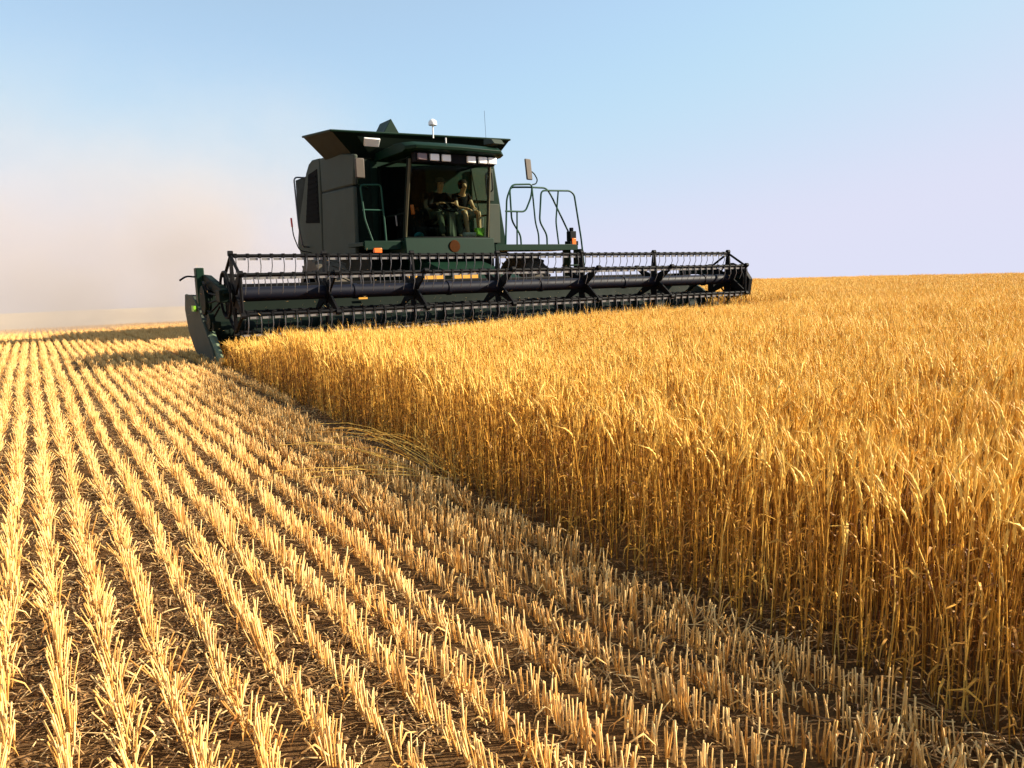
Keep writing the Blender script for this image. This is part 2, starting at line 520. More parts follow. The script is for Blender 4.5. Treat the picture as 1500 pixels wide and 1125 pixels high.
ROW = 0.130
def make_sources():
    cw = bpy.data.collections.new('wheat_sources'); cf = bpy.data.collections.new('far_wheat_sources')
    cs = bpy.data.collections.new('stubble_sources'); cl = bpy.data.collections.new('litter_sources')
    for k in range(10):                                  # one row, 0.40 m long
        pb = PB()
        y = -0.20
        while y < 0.20:
            wheat_plant(pb, rng.normal(0, 0.018), y + U(-.01, .01))
            y += U(0.0065, 0.0195)
        pb.obj('wheat_clump_%02d' % k, M['wheat'], cw)
    for k in range(8):                                   # a patch 0.6 m square, simpler plants
        pb = PB()
        for _ in range(110):
            wheat_plant(pb, U(-0.32, 0.32), U(-0.32, 0.32), 1)
        pb.obj('far_wheat_clump_%02d' % k, M['wheat'], cf)
    for k in range(14):                                  # one stubble row, 0.40 m long
        pb = PB()
        splay = 0.05 if k < 9 else 0.24
        y = -0.20
        gap = U(-0.2, 0.2) if k % 3 == 0 else 9
        while y < 0.20:
            y += U(0.003, 0.0105)
            if abs(y - gap) < 0.02: continue
            x = rng.normal(0, 0.0078)
            h = rng.normal(0.080, 0.009) if U(0, 1) > 0.12 else U(0.03, 0.14)
            lx = x * 1.2 + rng.normal(0, splay) * 0.10; ly = rng.normal(0, splay) * 0.09
            b = np.array([x, y, -0.01]); m_ = b + np.array([lx * .45, ly * .45, h * .55]); e = b + np.array([lx, ly, h + .01])
            r = U(0.0016, 0.0026)
            tt = np.clip(rng.normal(0.61, 0.28), 0.0, 1)
            pb.stalk([b, m_, e], [r * 1.1, r, r * 0.95], 4, tt, U(0, 1.5), cap=True)
            if U(0, 1) < 0.22:                           # torn sheath at the foot
                a = U(0, 2 * PI); o2 = np.array([math.cos(a), math.sin(a), 0]); sd = np.array([-math.sin(a), math.cos(a), U(-.5, .5)])
                l = U(0.03, 0.08); q = b + np.array([0, 0, U(0.02, 0.05)])
                pb.ribbon([q, q + o2 * l * .4 + np.array([0, 0, l * .35]), q + o2 * l * .8 + np.array([0, 0, .1 * l]), q + o2 * l * .95 + np.array([0, 0, -.3 * l])],
                          [.004, .005, .004, .001], sd, np.clip(tt - U(0.1, 0.4), 0, 1))
        pb.obj('stubble_clump_%02d' % k, M['stubble'], cs)
    for k in range(8):                                   # loose chopped straw and chaff, 0.30 m square
        pb = PB()
        for _ in range(75):
            x, y = U(-.17, .17), U(-.17, .17); a = U(0, 2 * PI); l = U(0.015, 0.10)
            dv = np.array([math.cos(a), math.sin(a), 0]); sd = np.array([-dv[1], dv[0], U(-.4, .4)])
            z0 = U(0.002, 0.022); p0 = np.array([x, y, z0]); bend = rng.normal(0, 0.3)
            p1 = p0 + dv * l * .5 + sd * bend * l * .3 + np.array([0, 0, U(-.004, .02)])
            p2 = p0 + dv * l + np.array([0, 0, U(-.01, .015)])
            tt = np.clip(U(-0.1, 0.9), 0, 1)
            if U(0, 1) < 0.5: pb.stalk([p0, p1, p2], [U(.0010, .0021)] * 3, 3, tt)
            else: pb.ribbon([p0, p1, p2], [.003, U(.003, .006), .002], sd, tt)
        for _ in range(9):                               # small clods of earth
            r = U(.003, .011) if U(0, 1) < .85 else U(.011, .018); c = np.array([U(-.15, .15), U(-.15, .15), r * .35])
            ax = [r * U(.8, 1.4), r * U(.8, 1.4), r * U(.5, .8)]
            ring = [c + np.array([ax[0] * math.cos(t) * U(.8, 1.15), ax[1] * math.sin(t) * U(.8, 1.15), U(-.2, .2) * ax[2]]) for t in np.linspace(0, 2 * PI, 7)[:-1]]
            top = [c + (q - c) * U(.45, .65) + np.array([0, 0, ax[2] * U(.7, 1.)]) for q in ring]
            low = [c + (q - c) * .7 + np.array([0, 0, -ax[2]]) for q in ring]
            b = len(pb.v); pb.v += low + ring + top; pb.t += [U(0, .16)] * 18
            for j in range(2):
                for i in range(6): pb.f.append((b + j * 6 + i, b + j * 6 + (i + 1) % 6, b + j * 6 + 6 + (i + 1) % 6, b + j * 6 + 6 + i))
            pb.f.append(tuple(b + 12 + i for i in range(6)))
        pb.obj('litter_clump_%02d' % k, M['litter'], cl)
    return cw, cf, cs, cl

def scatter(name, pts, rots, scls, nvar, coll, label, cat, pick=None):
    n = len(pts)
    me = bpy.data.meshes.new(name)
    me.vertices.add(n); me.vertices.foreach_set('co', np.asarray(pts, 'f').ravel())
    a = me.attributes.new('rot', 'FLOAT_VECTOR', 'POINT'); a.data.foreach_set('vector', np.asarray(rots, 'f').ravel())
    a = me.attributes.new('scl', 'FLOAT_VECTOR', 'POINT'); a.data.foreach_set('vector', np.asarray(scls, 'f').ravel())
    a = me.attributes.new('pick', 'INT', 'POINT'); a.data.foreach_set('value', (rng.integers(0, nvar, n) if pick is None else pick).astype('i'))
    o = bpy.data.objects.new(name, me); COL.objects.link(o)
    g = bpy.data.node_groups.new(name + '_scatter', 'GeometryNodeTree')
    g.interface.new_socket('Geometry', in_out='INPUT', socket_type='NodeSocketGeometry')
    g.interface.new_socket('Geometry', in_out='OUTPUT', socket_type='NodeSocketGeometry')
    gi = g.nodes.new('NodeGroupInput'); go = g.nodes.new('NodeGroupOutput')
    ci = g.nodes.new('GeometryNodeCollectionInfo'); ci.inputs['Collection'].default_value = coll
    ci.inputs['Separate Children'].default_value = True; ci.inputs['Reset Children'].default_value = True
    ip = g.nodes.new('GeometryNodeInstanceOnPoints'); ip.inputs['Pick Instance'].default_value = True
    def named(nm, dt):
        q = g.nodes.new('GeometryNodeInputNamedAttribute'); q.data_type = dt; q.inputs['Name'].default_value = nm
        return [s for s in q.outputs if s.enabled and s.name == 'Attribute'][0]
    L = g.links.new
    L(gi.outputs[0], ip.inputs['Points']); L(ci.outputs[0], ip.inputs['Instance'])
    L(named('pick', 'INT'), ip.inputs['Instance Index'])
    L(named('scl', 'FLOAT_VECTOR'), ip.inputs['Scale'])
    er = g.nodes.new('FunctionNodeEulerToRotation'); L(named('rot', 'FLOAT_VECTOR'), er.inputs[0]); L(er.outputs[0], ip.inputs['Rotation'])
    L(ip.outputs[0], go.inputs[0])
    md = o.modifiers.new('scatter', 'NODES'); md.node_group = g
    return tag(o, label, cat, kind='stuff')

def wheat_here(x, y):
    front = (x > edge_x(y)) & (y < HY - 0.03)
    right = (x > HR + 0.05)
    return front | right

def build_crops():
    cw, cf, cs, cl = make_sources()
    # standing wheat, row by row, near
    NEAR = 15.0
    xs = np.arange(1.3, 17, ROW); ys = np.arange(-2.0, 17.0, 0.39)
    X, Y = np.meshgrid(xs, ys); X = X.ravel(); Y = Y.ravel() + rng.uniform(-.03, .03, X.size)
    X = X + rng.normal(0, 0.008, X.size)
    rr = np.hypot(X, Y); ang = np.degrees(np.arctan2(X, Y))
    k = wheat_here(X, Y + 0.19) & (rr < NEAR) & ((ang < 84) | (rr < 4)) & (rr > 1.0) & ((Y > -0.3))
    X, Y = X[k], Y[k]; n = X.size
    # one row in the edge strip thinned by jitter
    pts = np.c_[X, Y, gz(X, Y)]
    rots = np.c_[rng.normal(0, .025, n), rng.normal(0, .025, n), rng.integers(0, 2, n) * PI + rng.normal(0, .05, n)]
    near_head = sstep(6.4, 9.4, Y) * (1 - sstep(11.0, 13.0, X))
    hz = (1 - 0.40 * near_head) + 0.05 * np.sin(X * 1.7 + 0.6 * Y) * np.sin(Y * 1.1) + rng.normal(0, .035, n)
    scls = np.c_[np.ones(n), np.ones(n), hz]
    scatter('standing_wheat', pts, rots, scls, 10, cw, 'ripe golden wheat still standing right of the cut edge', 'wheat')
    # further wheat
    def patches(r0, r1, step):
        xs = np.arange(1, r1, step); X, Y = np.meshgrid(xs, np.arange(-6, r1, step)); X = X.ravel(); Y = Y.ravel()
        X = X + rng.uniform(-.4, .4, X.size) * step; Y = Y + rng.uniform(-.4, .4, Y.size) * step
        rr = np.hypot(X, Y); ang = np.degrees(np.arctan2(X, Y))
        k = wheat_here(X - 0.3, Y + 0.3) & (rr >= r0) & (rr < r1) & (ang < 84) & (ang > 18)
        return X[k], Y[k]
    A = [patches(NEAR - 0.3, 34, 0.50), patches(34, 85, 0.62)]
    X = np.concatenate([a[0] for a in A]); Y = np.concatenate([a[1] for a in A]); n = X.size
    pts = np.c_[X, Y, gz(X, Y)]
    rots = np.c_[rng.normal(0, .02, n), rng.normal(0, .02, n), rng.uniform(0, 2 * PI, n)]
    hz = 1 + 0.06 * np.sin(X * 0.5 + 1) * np.sin(Y * 0.37) + rng.normal(0, .04, n)
    scatter('distant_wheat', pts, rots, np.c_[np.ones(n), np.ones(n), hz], 8, cf,
            'golden wheat rolling away to the skyline on the right', 'wheat')
    # stubble rows
    xs = 1.644 - ROW * np.arange(0, 84)
    xs = np.concatenate([xs, np.arange(1.72 + ROW, HR, ROW)])
    X, Y = np.meshgrid(xs, np.arange(-1.5, 44, 0.37)); X = X.ravel(); Y = Y.ravel() + rng.uniform(-.04, .04, X.size)
    wob = 0.006 * np.sin(Y * 1.3 + X * 9) + 0.006 * np.sin(Y * 0.45 + X * 5)
    ok = np.where(X <= edge_x(Y) - 0.06, True, (Y > HY + 0.1) & (X > HL - 0.2) & (X < HR - 0.1) | ((Y > HY + 0.1) & (X < HL)))
    rr = np.hypot(X, Y)
    ok &= (rr > 0.75) & (rr < 44) & ((X > -0.12 * Y - 2.5) | (rr < 8)) & (X > -9)
    X, Y = (X + wob)[ok], Y[ok]; n = X.size
    pts = np.c_[X + rng.normal(0, .003, n), Y, gz(X, Y)]
    rots = np.c_[rng.normal(0, .045, n), rng.normal(0, .06, n), rng.integers(0, 2, n) * PI + rng.normal(0, .04, n)]
    s = rng.normal(1, .10, n)
    scatter('stubble', pts, rots, np.c_[np.ones(n), np.ones(n), s], 14, cs,
            'pale cut straw stubble in straight rows left of the wheat', 'stubble',
            pick=np.where(rng.uniform(0, 1, n) < np.where(pts[:, 0] < 0.32, 0.75, 0.10), rng.integers(9, 14, n), rng.integers(0, 9, n)))
    # loose straw between the rows
    X, Y = np.meshgrid(np.arange(-3, 2.6, .15), np.arange(-1, 15, .17)); X = X.ravel(); Y = Y.ravel()
    X = X + rng.uniform(-.07, .07, X.size); Y = Y + rng.uniform(-.07, .07, Y.size)
    k = (np.hypot(X, Y) > .7) & (X > -0.12 * Y - 2) & (X < edge_x(Y) + 0.08) & (rng.uniform(0, 1, X.size) < np.where(X > 0.9, 0.42, 0.70) + 0.3 * np.sin(X * 3 + Y * 1.7) * np.sin(Y * 2.1 - X))
    X, Y = X[k], Y[k]; n = X.size
    scatter('loose_straw', np.c_[X, Y, gz(X, Y)], np.c_[np.zeros(n), np.zeros(n), rng.uniform(0, 2 * PI, n)],
            np.ones((n, 3)) * rng.uniform(.8, 1.15, (n, 1)), 8, cl, 'brown broken straw and chaff lying between the stubble rows', 'straw')
build_crops()

# knocked down stalks by the wheat edge
def fallen_bundle():
    pb = PB()
    for i in range(24):
        q = np.array([U(1.70, 1.90), U(3.45, 3.75), U(0.01, 0.05)])
        a = R(104) + abs(rng.normal(0, 0.30)) if i % 4 else R(150) + rng.normal(0, .12)
        l = U(0.45, 0.85); rise = U(0.06, 0.20) if i % 4 else U(0.03, 0.09)
        d = np.array([math.cos(a), math.sin(a), 0]); bow = rng.normal(0, .02)
        path = [q + d * l * u + np.array([bow * math.sin(PI * u), 0, rise * math.sin(PI * .62 * u) * 1.1]) for u in np.linspace(0, 1, 6)]
        r = U(.0016, .0026); tt = np.clip(rng.normal(.50, .22), .05, .9)
        pb.stalk(path, [r] * 6, 3, tt)
        if U(0, 1) < .8:
            d2 = path[-1] - path[-2]; d2 /= np.linalg.norm(d2)
            pb.stalk([path[-1], path[-1] + d2 * .03, path[-1] + d2 * .06 + np.array([0, 0, -.012])], [.002, .0048, .001], 4, tt)
    for i in range(14):
        q = np.array([U(1.85, 2.05), U(3.5, 3.9), 0.0]); a = rng.normal(R(110), .5); l = U(.3, .5); d = np.array([math.cos(a) * .55, math.sin(a) * .55, U(.5, .8)])
        pb.stalk([q, q + d * l * .5, q + d * l + np.array([0, 0, -.03])], [.002, .0018, .0014], 3, U(.4, .9))
    o = pb.obj('fallen_stalks', M['wheat'], COL)
    tag(o, 'sheaf of knocked down straw lying over the stubble at the foot of the wheat', 'straw bundle')
fallen_bundle()

# ------------------------------------------------------------------ combine harvester
def arc(cx_, cz_, r, a0, a1, n):
    return [(cx_ + r * math.cos(R(a0 + (a1 - a0) * i / n)), cz_ + r * math.sin(R(a0 + (a1 - a0) * i / n))) for i in range(n + 1)]

def build_combine():
    T = empty('combine_harvester', (7.35, 15.0, 0.0),
              'dark green combine harvester with wide reel cutting into the standing wheat', 'combine harvester')
    # ---------------- header
    f = MB()
    prof = [(10.55, 0.10), (11.05, 0.08), (11.45, 0.20), (11.62, 0.45), (11.70, 0.98), (11.66, 0.98), (11.58, 0.47), (11.42, 0.24), (11.04, 0.12), (10.55, 0.14)]
    f.prism(prof, 'x', HL + 0.06, HR - 0.06)
    for x in np.linspace(HL + 0.5, HR - 0.5, 9):                       # stiffeners behind the sheet
        f.box(x - .04, x + .04, 11.715, 11.80, 0.25, 0.92)
    f.obj('header_back_sheet', 'dark', T, bevel=.006)
    f = MB().box(HL, HR, 11.66, 11.84, 0.985, 1.09).box(HL, HR, 11.72, 11.86, .18, .30)
    hb = f.obj('header_beam', 'black', T, bevel=.015)
    for x0, x1 in ((5.35, 6.10), (6.32, 6.80)): MB().box(x0, x1, 11.78, 11.80, 1.092, 1.165).obj('yellow_strip', 'yellow', hb)  # yellow painted strips along the top of the beam
    MB().box(4.45, 4.60, 11.570, 11.576, .80, .84).obj('yellow_decal', 'yellow', hb)
    f = MB().box(HL + .05, HR - .05, 10.46, 10.56, .09, .15)
    for x in np.arange(HL + .1, HR - .1, .0762):                        # knife guards
        f.hexa([(x - .012, 10.46, .10), (x + .012, 10.46, .10), (x + .012, 10.47, .10), (x - .012, 10.47, .10)][::1],
               [(x - .012, 10.46, .13), (x + .012, 10.46, .13), (x + .012, 10.47, .13), (x - .012, 10.47, .13)])
        f.add([(x - .012, 10.46, .10), (x + .012, 10.46, .10), (x + .012, 10.46, .135), (x - .012, 10.46, .135), (x, 10.34, .11)],
              [(0, 1, 4), (1, 2, 4), (2, 3, 4), (3, 0, 4)])
    f.obj('cutter_bar', 'black', T)
    # auger with left- and right-hand flighting
    f = MB().tube([(HL + .12, 11.16, .40), (HR - .12, 11.16, .40)], .17, 20)
    for side in (-1, 1):
        n = 150; x0 = HL + .15 if side < 0 else HR - .15; x1 = 6.7 if side < 0 else 8.0
        vs = []; fs = []
        for i in range(n + 1):
            u = i / n; x = x0 + (x1 - x0) * u; a = 2 * PI * 8.5 * u * side
            for r in (.165, .29): vs.append((x, 11.16 + r * math.cos(a), .40 + r * math.sin(a)))
        for i in range(n): fs.append((2 * i, 2 * i + 1, 2 * i + 3, 2 * i + 2))
        f.add(vs, fs)
    f.obj('auger', 'dark', T)
    # reel
    RY, RZ, RR = 10.28, 0.955, 0.50
    reel = MB().tube([(HL + .12, RY, RZ), (HR - .32, RY, RZ)], .095, 20)
    for x in (3.9, 5.4, 7.1, 8.9, 10.9):
        reel.tube([(x - .03, RY, RZ), (x + .03, RY, RZ)], .108, 20)
    reel = reel.obj('reel', 'tube', T)
    RX0, RX1 = HL + .16, HR - .36
    angs = [90 + 60 * k for k in range(6)]
    for a in angs:
        by, bz = RY + RR * math.cos(R(a)), RZ + RR * math.sin(R(a))
        b = MB().tube([(RX0, by, bz), (RX1, by, bz)], .024, 10)
        xs = np.arange(RX0 + .08, RX1 - .02, .155)
        for x in xs:
            j = rnd.uniform(-.006, .006)
            # spring tine with its moulded holder
            b.box(x - .016, x + .016, by - .027, by + .027, bz - .030, bz + .030, 0)
            b.tube([(x, by - .02, bz - .03), (x + j, by - .035, bz - .13), (x + 2 * j, by + .02, bz - .245)], .0075, 5, 1, r1=.0055)
        # pale strips under the pipe stand in for sunlit highlights between the tines
        for x in xs[:-1]:
            b.box(x + .026, x + .129, by - .006, by + .006, bz - .058, bz - .026, 2)
        b.obj('reel_bat', ['black', 'tine', 'steel_and_glint'], reel, smooth=50)
    for i, x in enumerate([RX0 + .02, 3.48, 4.81, 6.29, 7.97, 9.63, RX1 - .04]):
        s = MB()
        for a in angs:
            c, q = math.cos(R(a)), math.sin(R(a))
            p0 = Vector((x, RY + .08 * c, RZ + .08 * q)); p1 = Vector((x, RY + (RR + .03) * c, RZ + (RR + .03) * q))
            n = Vector((0, -q, c))
            w0, w1 = .085, .026
            th = Vector((.014, 0, 0))
            s.hexa([p0 - n * w0 - th, p0 - n * w0 + th, p0 + n * w0 + th, p0 + n * w0 - th],
                   [p1 - n * w1 - th, p1 - n * w1 + th, p1 + n * w1 + th, p1 + n * w1 - th])
            s.tube([(x - .03, p1.y, p1.z), (x + .03, p1.y, p1.z)], .038, 10)
        s.lathe([(-.03, .15), (.03, .15)], (x, RY, RZ), 'x', 18)
        if i in (0, 6):                                                # end rims
            for k in range(6):
                a0, a1 = R(angs[k]), R(angs[k] + 60)
                s.tube([(x, RY + RR * math.cos(a0), RZ + RR * math.sin(a0)), (x, RY + RR * math.cos(a1), RZ + RR * math.sin(a1))], .022, 8)
            s.tube([(x + (.10 if i else -.10), RY + .3 * math.cos(R(t)), RZ + .3 * math.sin(R(t))) for t in range(0, 361, 20)], .018, 6, cap=False)
        s.obj('reel_spider', 'black', reel)
    # reel lift arms
    for x in (HL + .02, HR - .30):
        f = MB().prism([(11.72, 1.06), (11.72, 1.24), (11.2, 1.22), (10.2, 1.03), (10.12, .98), (10.18, .90), (11.2, 1.06)], 'x', x, x + .09)
        f.tube([(x + .045, 11.65, .62), (x + .045, 10.9, 1.08)], .035, 8)
        f.box(x - .04, x + .16, 10.16, 10.40, .86, 1.02)
        f.obj('reel_arm', 'dark', T, bevel=.01)
    # end sheets, dividers
    def end(x, s, matname):
        prof = [(12.35, .95), (12.46, .72), (12.30, .40), (11.95, .16), (11.45, .02), (10.90, .0), (10.50, .03), (10.62, .22), (11.00, .50), (11.35, .76), (11.75, .95)]
        e = MB().prism(prof, 'x', x, x + s * .06)
        e.tube([(x + s * .03, p[0], p[1]) for p in prof[:7]], .028, 8)
        e = e.obj('end_sheet', matname, T, bevel=.01)
        d = MB()                                                       # sharp snout
        c = [(11.12, .10, .50), (10.80, .06, .37), (10.42, .03, .14), (10.28, .02, .07)]
        vs = []; fs = []
        for (y, lo, hi), w in zip(c, (.13, .11, .06, .02)):
            xc = x - s * .01
            vs += [(xc - w * .55, y, lo), (xc + w * .55, y, lo), (xc + w * .45, y, hi), (xc, y, hi + .03), (xc - w * .45, y, hi)]
        for i in range(3):
            for k in range(5): fs.append((i * 5 + k, i * 5 + (k + 1) % 5, i * 5 + 5 + (k + 1) % 5, i * 5 + 5 + k))
        fs += [(0, 1, 2, 3, 4), (15, 16, 17, 18, 19)]
        d.add(vs, fs)
        sn = d.obj('crop_divider', 'snout', e, bevel=.008)
        y = MB().lathe([(-.14, .015), (-.06, .045), (0, .055), (.05, .05)], (x - s * .01, 10.30, .09), 'y', 12)
        y.obj('divider_tip', 'yellow', e)
    end(HL - .02, -1, 'dusty'); end(HR + .02, 1, 'dusty')
    # left end post, drive and hoses
    f = MB().box(HL - .06, HL + .05, 11.40, 11.56, .70, 1.33)
    f.obj('header_end_post', 'green', T, bevel=.012)
    f = MB().tube(rounded([(HL - .02, 11.50, 1.20), (HL - .17, 11.55, 1.22), (HL - .25, 11.60, 1.16)], .05), .014, 6)
    f.obj('marker_arm', 'black', T)
    f = MB()
    f.lathe([(-.05, .20), (.0, .20), (.01, .15), (.05, .15)], (HL - .02, 11.05, .88), 'x', 24)
    f.lathe([(-.04, .11), (.03, .11)], (HL - .03, 10.75, .60), 'x', 20)
    f.box(HL - .05, HL + .05, 10.55, 11.4, .48, .60)
    f.obj('reel_drive', 'dark', T, bevel=.006)
    f = MB()
    for k in range(4):
        z = .62 + .14 * k
        f.tube(rounded([(HL + .06, 11.5, z), (HL - .07, 11.2 - .1 * k, z + .10), (HL - .03, 10.85, z - .06), (HL + .03, 10.45, .80 + .05 * k)], .1), .014, 6)
    f.obj('hydraulic_hose', 'black', T)
    f = MB().box(HL - .13, HL - .10, 11.40, 11.58, .72, .80)
    f.obj('end_reflector', 'lime', T)
    # right end: drive shield and levers
    f = MB().prism([(10.0, .62), (9.95, .95), (10.15, 1.20), (10.42, 1.25), (10.62, 1.0), (10.58, .62), (10.30, .48)], 'x', HR - .16, HR - .06)
    f.tube([(HR - .25, RY, RZ), (HR + .14, RY, RZ)], .05, 10)
    f.box(HR - .13, HR - .05, 10.9, 11.05, .1, 1.0)
    f.obj('reel_end_shield', 'black', T, bevel=.01)

    # the header floats with the lie of the land: a touch lower towards its far end
    for o in T.children_recursive:
        if o.type == 'MESH':
            for v in o.data.vertices: v.co.z -= 0.022 + 0.0055 * max(0.0, v.co.x - HL)

    # ---------------- feeder house, chassis, wheels
    MB().hexa([(6.7, 11.8, .22), (8.0, 11.8, .22), (8.0, 14.6, .95), (6.7, 14.6, .95)],
              [(6.7, 11.8, .95), (8.0, 11.8, .95), (8.0, 14.6, 1.60), (6.7, 14.6, 1.60)]).obj('feeder_house', 'green', T, bevel=.02)
    for x in (6.5, 8.2): MB().tube([(x, 12.1, .45), (x, 14.3, .95)], .05, 10).obj('lift_cylinder', 'steel_and_glint', T)
    f = MB().box(5.9, 8.8, 14.5, 19.0, 1.0, 1.62).box(6.15, 8.55, 14.3, 15.0, .62, 1.0)
    f.tube([(4.6, 14.75, .80), (10.1, 14.75, .80)], .14, 12).tube([(5.6, 18.7, .55), (9.1, 18.7, .55)], .09, 12)
    f.obj('chassis', 'dark', T, bevel=.02)
    def wheel(x, y, r, w, nm):
        p = [(-w / 2, r * .60), (-w / 2, r * .80), (-w * .46, r * .90), (-w * .36, r * .95), (0, r * .965), (w * .36, r * .95), (w * .46, r * .90), (w / 2, r * .80), (w / 2, r * .60)]
        t = MB().lathe(p, (x, y, r), 'x', 40)
        n = 22
        for k in range(n * 2):
            s = -1 if k % 2 else 1
            a = 2 * PI * k / (2 * n)
            def pt(xx, aa, rr_): return (x + xx, y + rr_ * math.cos(aa), r + rr_ * math.sin(aa))
            da = .055; sw = .20
            a2 = a + sw
            b = [pt(0, a - da / 2, r * .94), pt(s * w * .47, a2 - da / 2, r * .89), pt(s * w * .47, a2 + da / 2, r * .89), pt(0, a + da / 2, r * .94)]
            tt = [pt(0, a - da / 3, r), pt(s * w * .47, a2 - da / 3, r * .965), pt(s * w * .47, a2 + da / 3, r * .965), pt(0, a + da / 3, r)]
            t.hexa(b, tt)
        ty = t.obj(nm, 'rubber', T)
        q = MB()
        for s in (-1, 1):
            q.lathe([(s * w * .5, r * .60), (s * w * .46, r * .56), (s * w * .22, r * .50), (s * w * .15, r * .25), (s * w * .24, r * .20), (s * w * .24, .01)], (x, y, r), 'x', 32)
        q.obj('wheel_rim', 'yellow', ty)
    wheel(4.98, 14.75, .78, .62, 'front_tyre'); wheel(9.72, 14.75, .78, .62, 'front_tyre')
    wheel(5.75, 18.7, .52, .42, 'rear_tyre'); wheel(8.95, 18.7, .52, .42, 'rear_tyre')

    # ---------------- main body
    # tank front wall with tapering right shoulder, body box behind
    f = MB().hexa([(6.0, 14.95, 1.56), (9.33, 14.75, 1.56), (9.1, 19.2, 1.3), (6.0, 19.2, 1.3)],
                  [(6.0, 14.95, 3.56), (9.02, 14.75, 3.56), (8.8, 18.6, 3.35), (6.0, 18.6, 3.35)])
    body = f.obj('body', 'green', T, bevel=.03)
    f = MB().box(8.42, 9.10, 14.70, 14.745, 1.80, 2.66).box(8.40, 8.96, 14.70, 14.745, 2.72, 3.42)
    pn = f.obj('shoulder_panel', 'dusty', T, bevel=.012)
    f = MB().tube(rounded([(8.80, 14.69, 3.33), (8.88, 14.64, 3.33), (8.90, 14.64, 2.95), (8.80, 14.69, 2.88)], .04), .016, 6)
    f.obj('door_handle', 'black', pn)
    f = MB().tube(rounded([(8.46, 14.66, 2.60), (8.52, 14.62, 2.25), (8.48, 14.62, 1.98), (8.56, 14.66, 1.82)], .06), .012, 6)
    f.obj('cable', 'black', pn)
    # right hand side panels (to the left in the picture)
    def side(name, poly, th=.09, m='dusty'):
        return MB().prism(poly, 'x', 5.60, 5.60 + th).obj(name, m, T, bevel=.03)
    side('upper_side_panel', [(14.53, 2.93), (16.42, 2.98), (16.42, 3.70), (15.4, 3.66), (14.40, 3.50)])
    side('lower_side_panel', [(14.58, 1.58), (16.58, 1.60), (16.42, 2.955), (14.53, 2.905)])
    rp = [(16.62, 1.60), (18.20, 1.66), (18.42, 1.95), (18.20, 2.45), (17.75, 3.05), (17.42, 3.52), (17.20, 3.68), (16.95, 3.74), (16.45, 3.71)]
    s3 = side('rear_side_panel', rp, .12)
    g = MB().prism([(16.66, 2.34), (17.62, 2.40), (17.22, 3.45), (16.62, 3.50)], 'x', 5.588, 5.597)
    for k in range(9):
        z = 2.42 + k * .115
        g.box(5.580, 5.588, 16.70, 17.60 - .045 * k, z, z + .03)
    g.obj('air_intake_grille', 'grille', s3)
    MB().box(5.62, 6.02, 14.62, 18.3, 1.60, 3.45).obj('inner_body', 'dark', T)
    # front edge panel, facing the camera beside the cab
    f = MB().box(5.62, 6.0, 14.88, 14.94, 1.60, 3.50)
    f.obj('tank_front_panel', 'dark', T, bevel=.01)
    # handrail and reflector wand at the rear corner
    f = MB().tube(rounded([(5.56, 17.35, 3.40), (5.34, 17.35, 3.40), (5.28, 17.30, 3.34), (5.30, 17.25, 2.3), (5.38, 17.3, 1.85), (5.62, 17.6, 1.85)], .09), .018, 8)
    f.obj('rear_handrail', 'tine', T)
    f = MB().tube(rounded([(5.20, 17.45, 2.50), (5.21, 17.4, 2.1), (5.33, 17.4, 1.76), (5.6, 17.4, 1.72)], .1), .013, 6)
    wd = f.obj('wand', 'black', T)
    MB().tube([(5.20, 17.45, 2.50), (5.205, 17.43, 2.30)], .022, 8).obj('wand_reflector', 'red', wd)

    # ---------------- grain tank extension
    tb = [(5.75, 14.75, 3.50), (8.92, 14.75, 3.50), (8.92, 16.1, 3.50), (5.75, 16.1, 3.50)]
    tt = [(5.14, 14.32, 3.90), (9.18, 14.32, 4.00), (9.40, 15.9, 4.05), (5.08, 15.85, 4.02)]
    ins = lambda p, c, k: tuple(Vector(p) + (Vector(c) - Vector(p)).normalized() * k)
    f = MB()
    cen = (7.3, 15.3, 3.95)
    for i in range(4):
        j = (i + 1) % 4
        a, b, c, d = tb[i], tb[j], tt[j], tt[i]
        vs = [a, b, c, d] + [ins(p, (7.3, 15.3, p[2]), .03) for p in (a, b, c, d)]
        f.add(vs, [(0, 1, 2, 3), (7, 6, 5, 4), (0, 4, 5, 1), (1, 5, 6, 2), (2, 6, 7, 3), (3, 7, 4, 0)], 1 if i in (3, 1) else 0)
    fl = f.obj('tank_extension', ['dark', 'olive'], T)
    f = MB().tube([tt[0], tt[1]], .022, 6).tube([tt[1], tt[2]], .022, 6).tube([tt[2], tt[3]], .022, 6).tube([tt[3], tt[0]], .022, 6)
    f.obj('extension_rim', 'green', fl)
    f = MB().box(5.95, 8.75, 14.9, 16.0, 3.52, 3.60).obj('tank_cover', 'dark', fl)
    f = MB().add([(6.58, 15.3, 4.02), (7.08, 15.3, 4.02), (6.83, 15.3, 4.43), (6.62, 16.0, 4.02), (7.12, 16.0, 4.02), (6.87, 16.0, 4.45)],
                 [(0, 1, 2), (5, 4, 3), (0, 3, 4, 1), (1, 4, 5, 2), (2, 5, 3, 0)])
    f.box(6.45, 7.2, 15.2, 16.05, 3.55, 4.018)
    f.obj('auger_hood', 'green', fl, bevel=.01)
    # lamp plate on the sloping front of the flare
    def on_flare(x, u):
        y = 14.75 + (14.32 - 14.75) * u; z = 3.50 + .45 * u
        return Vector((x, y, z))
    nrm = Vector((0, -.45, -.43)).normalized()
    a, b = on_flare(5.86, .50) , on_flare(6.17, .50)
    c, d = on_flare(6.16, .80), on_flare(5.82, .80)
    o1, o2 = nrm * .03, nrm * .075
    MB().hexa([a + o1, b + o1, c + o1, d + o1], [a + o2, b + o2, c + o2, d + o2]).obj('flare_lamp', 'lens', fl, bevel=.012)
    f = MB().tube([(7.30, 14.30, 3.90), (7.30, 14.30, 4.16)], .016, 8)
    gp = f.obj('receiver_pole', 'white', fl)
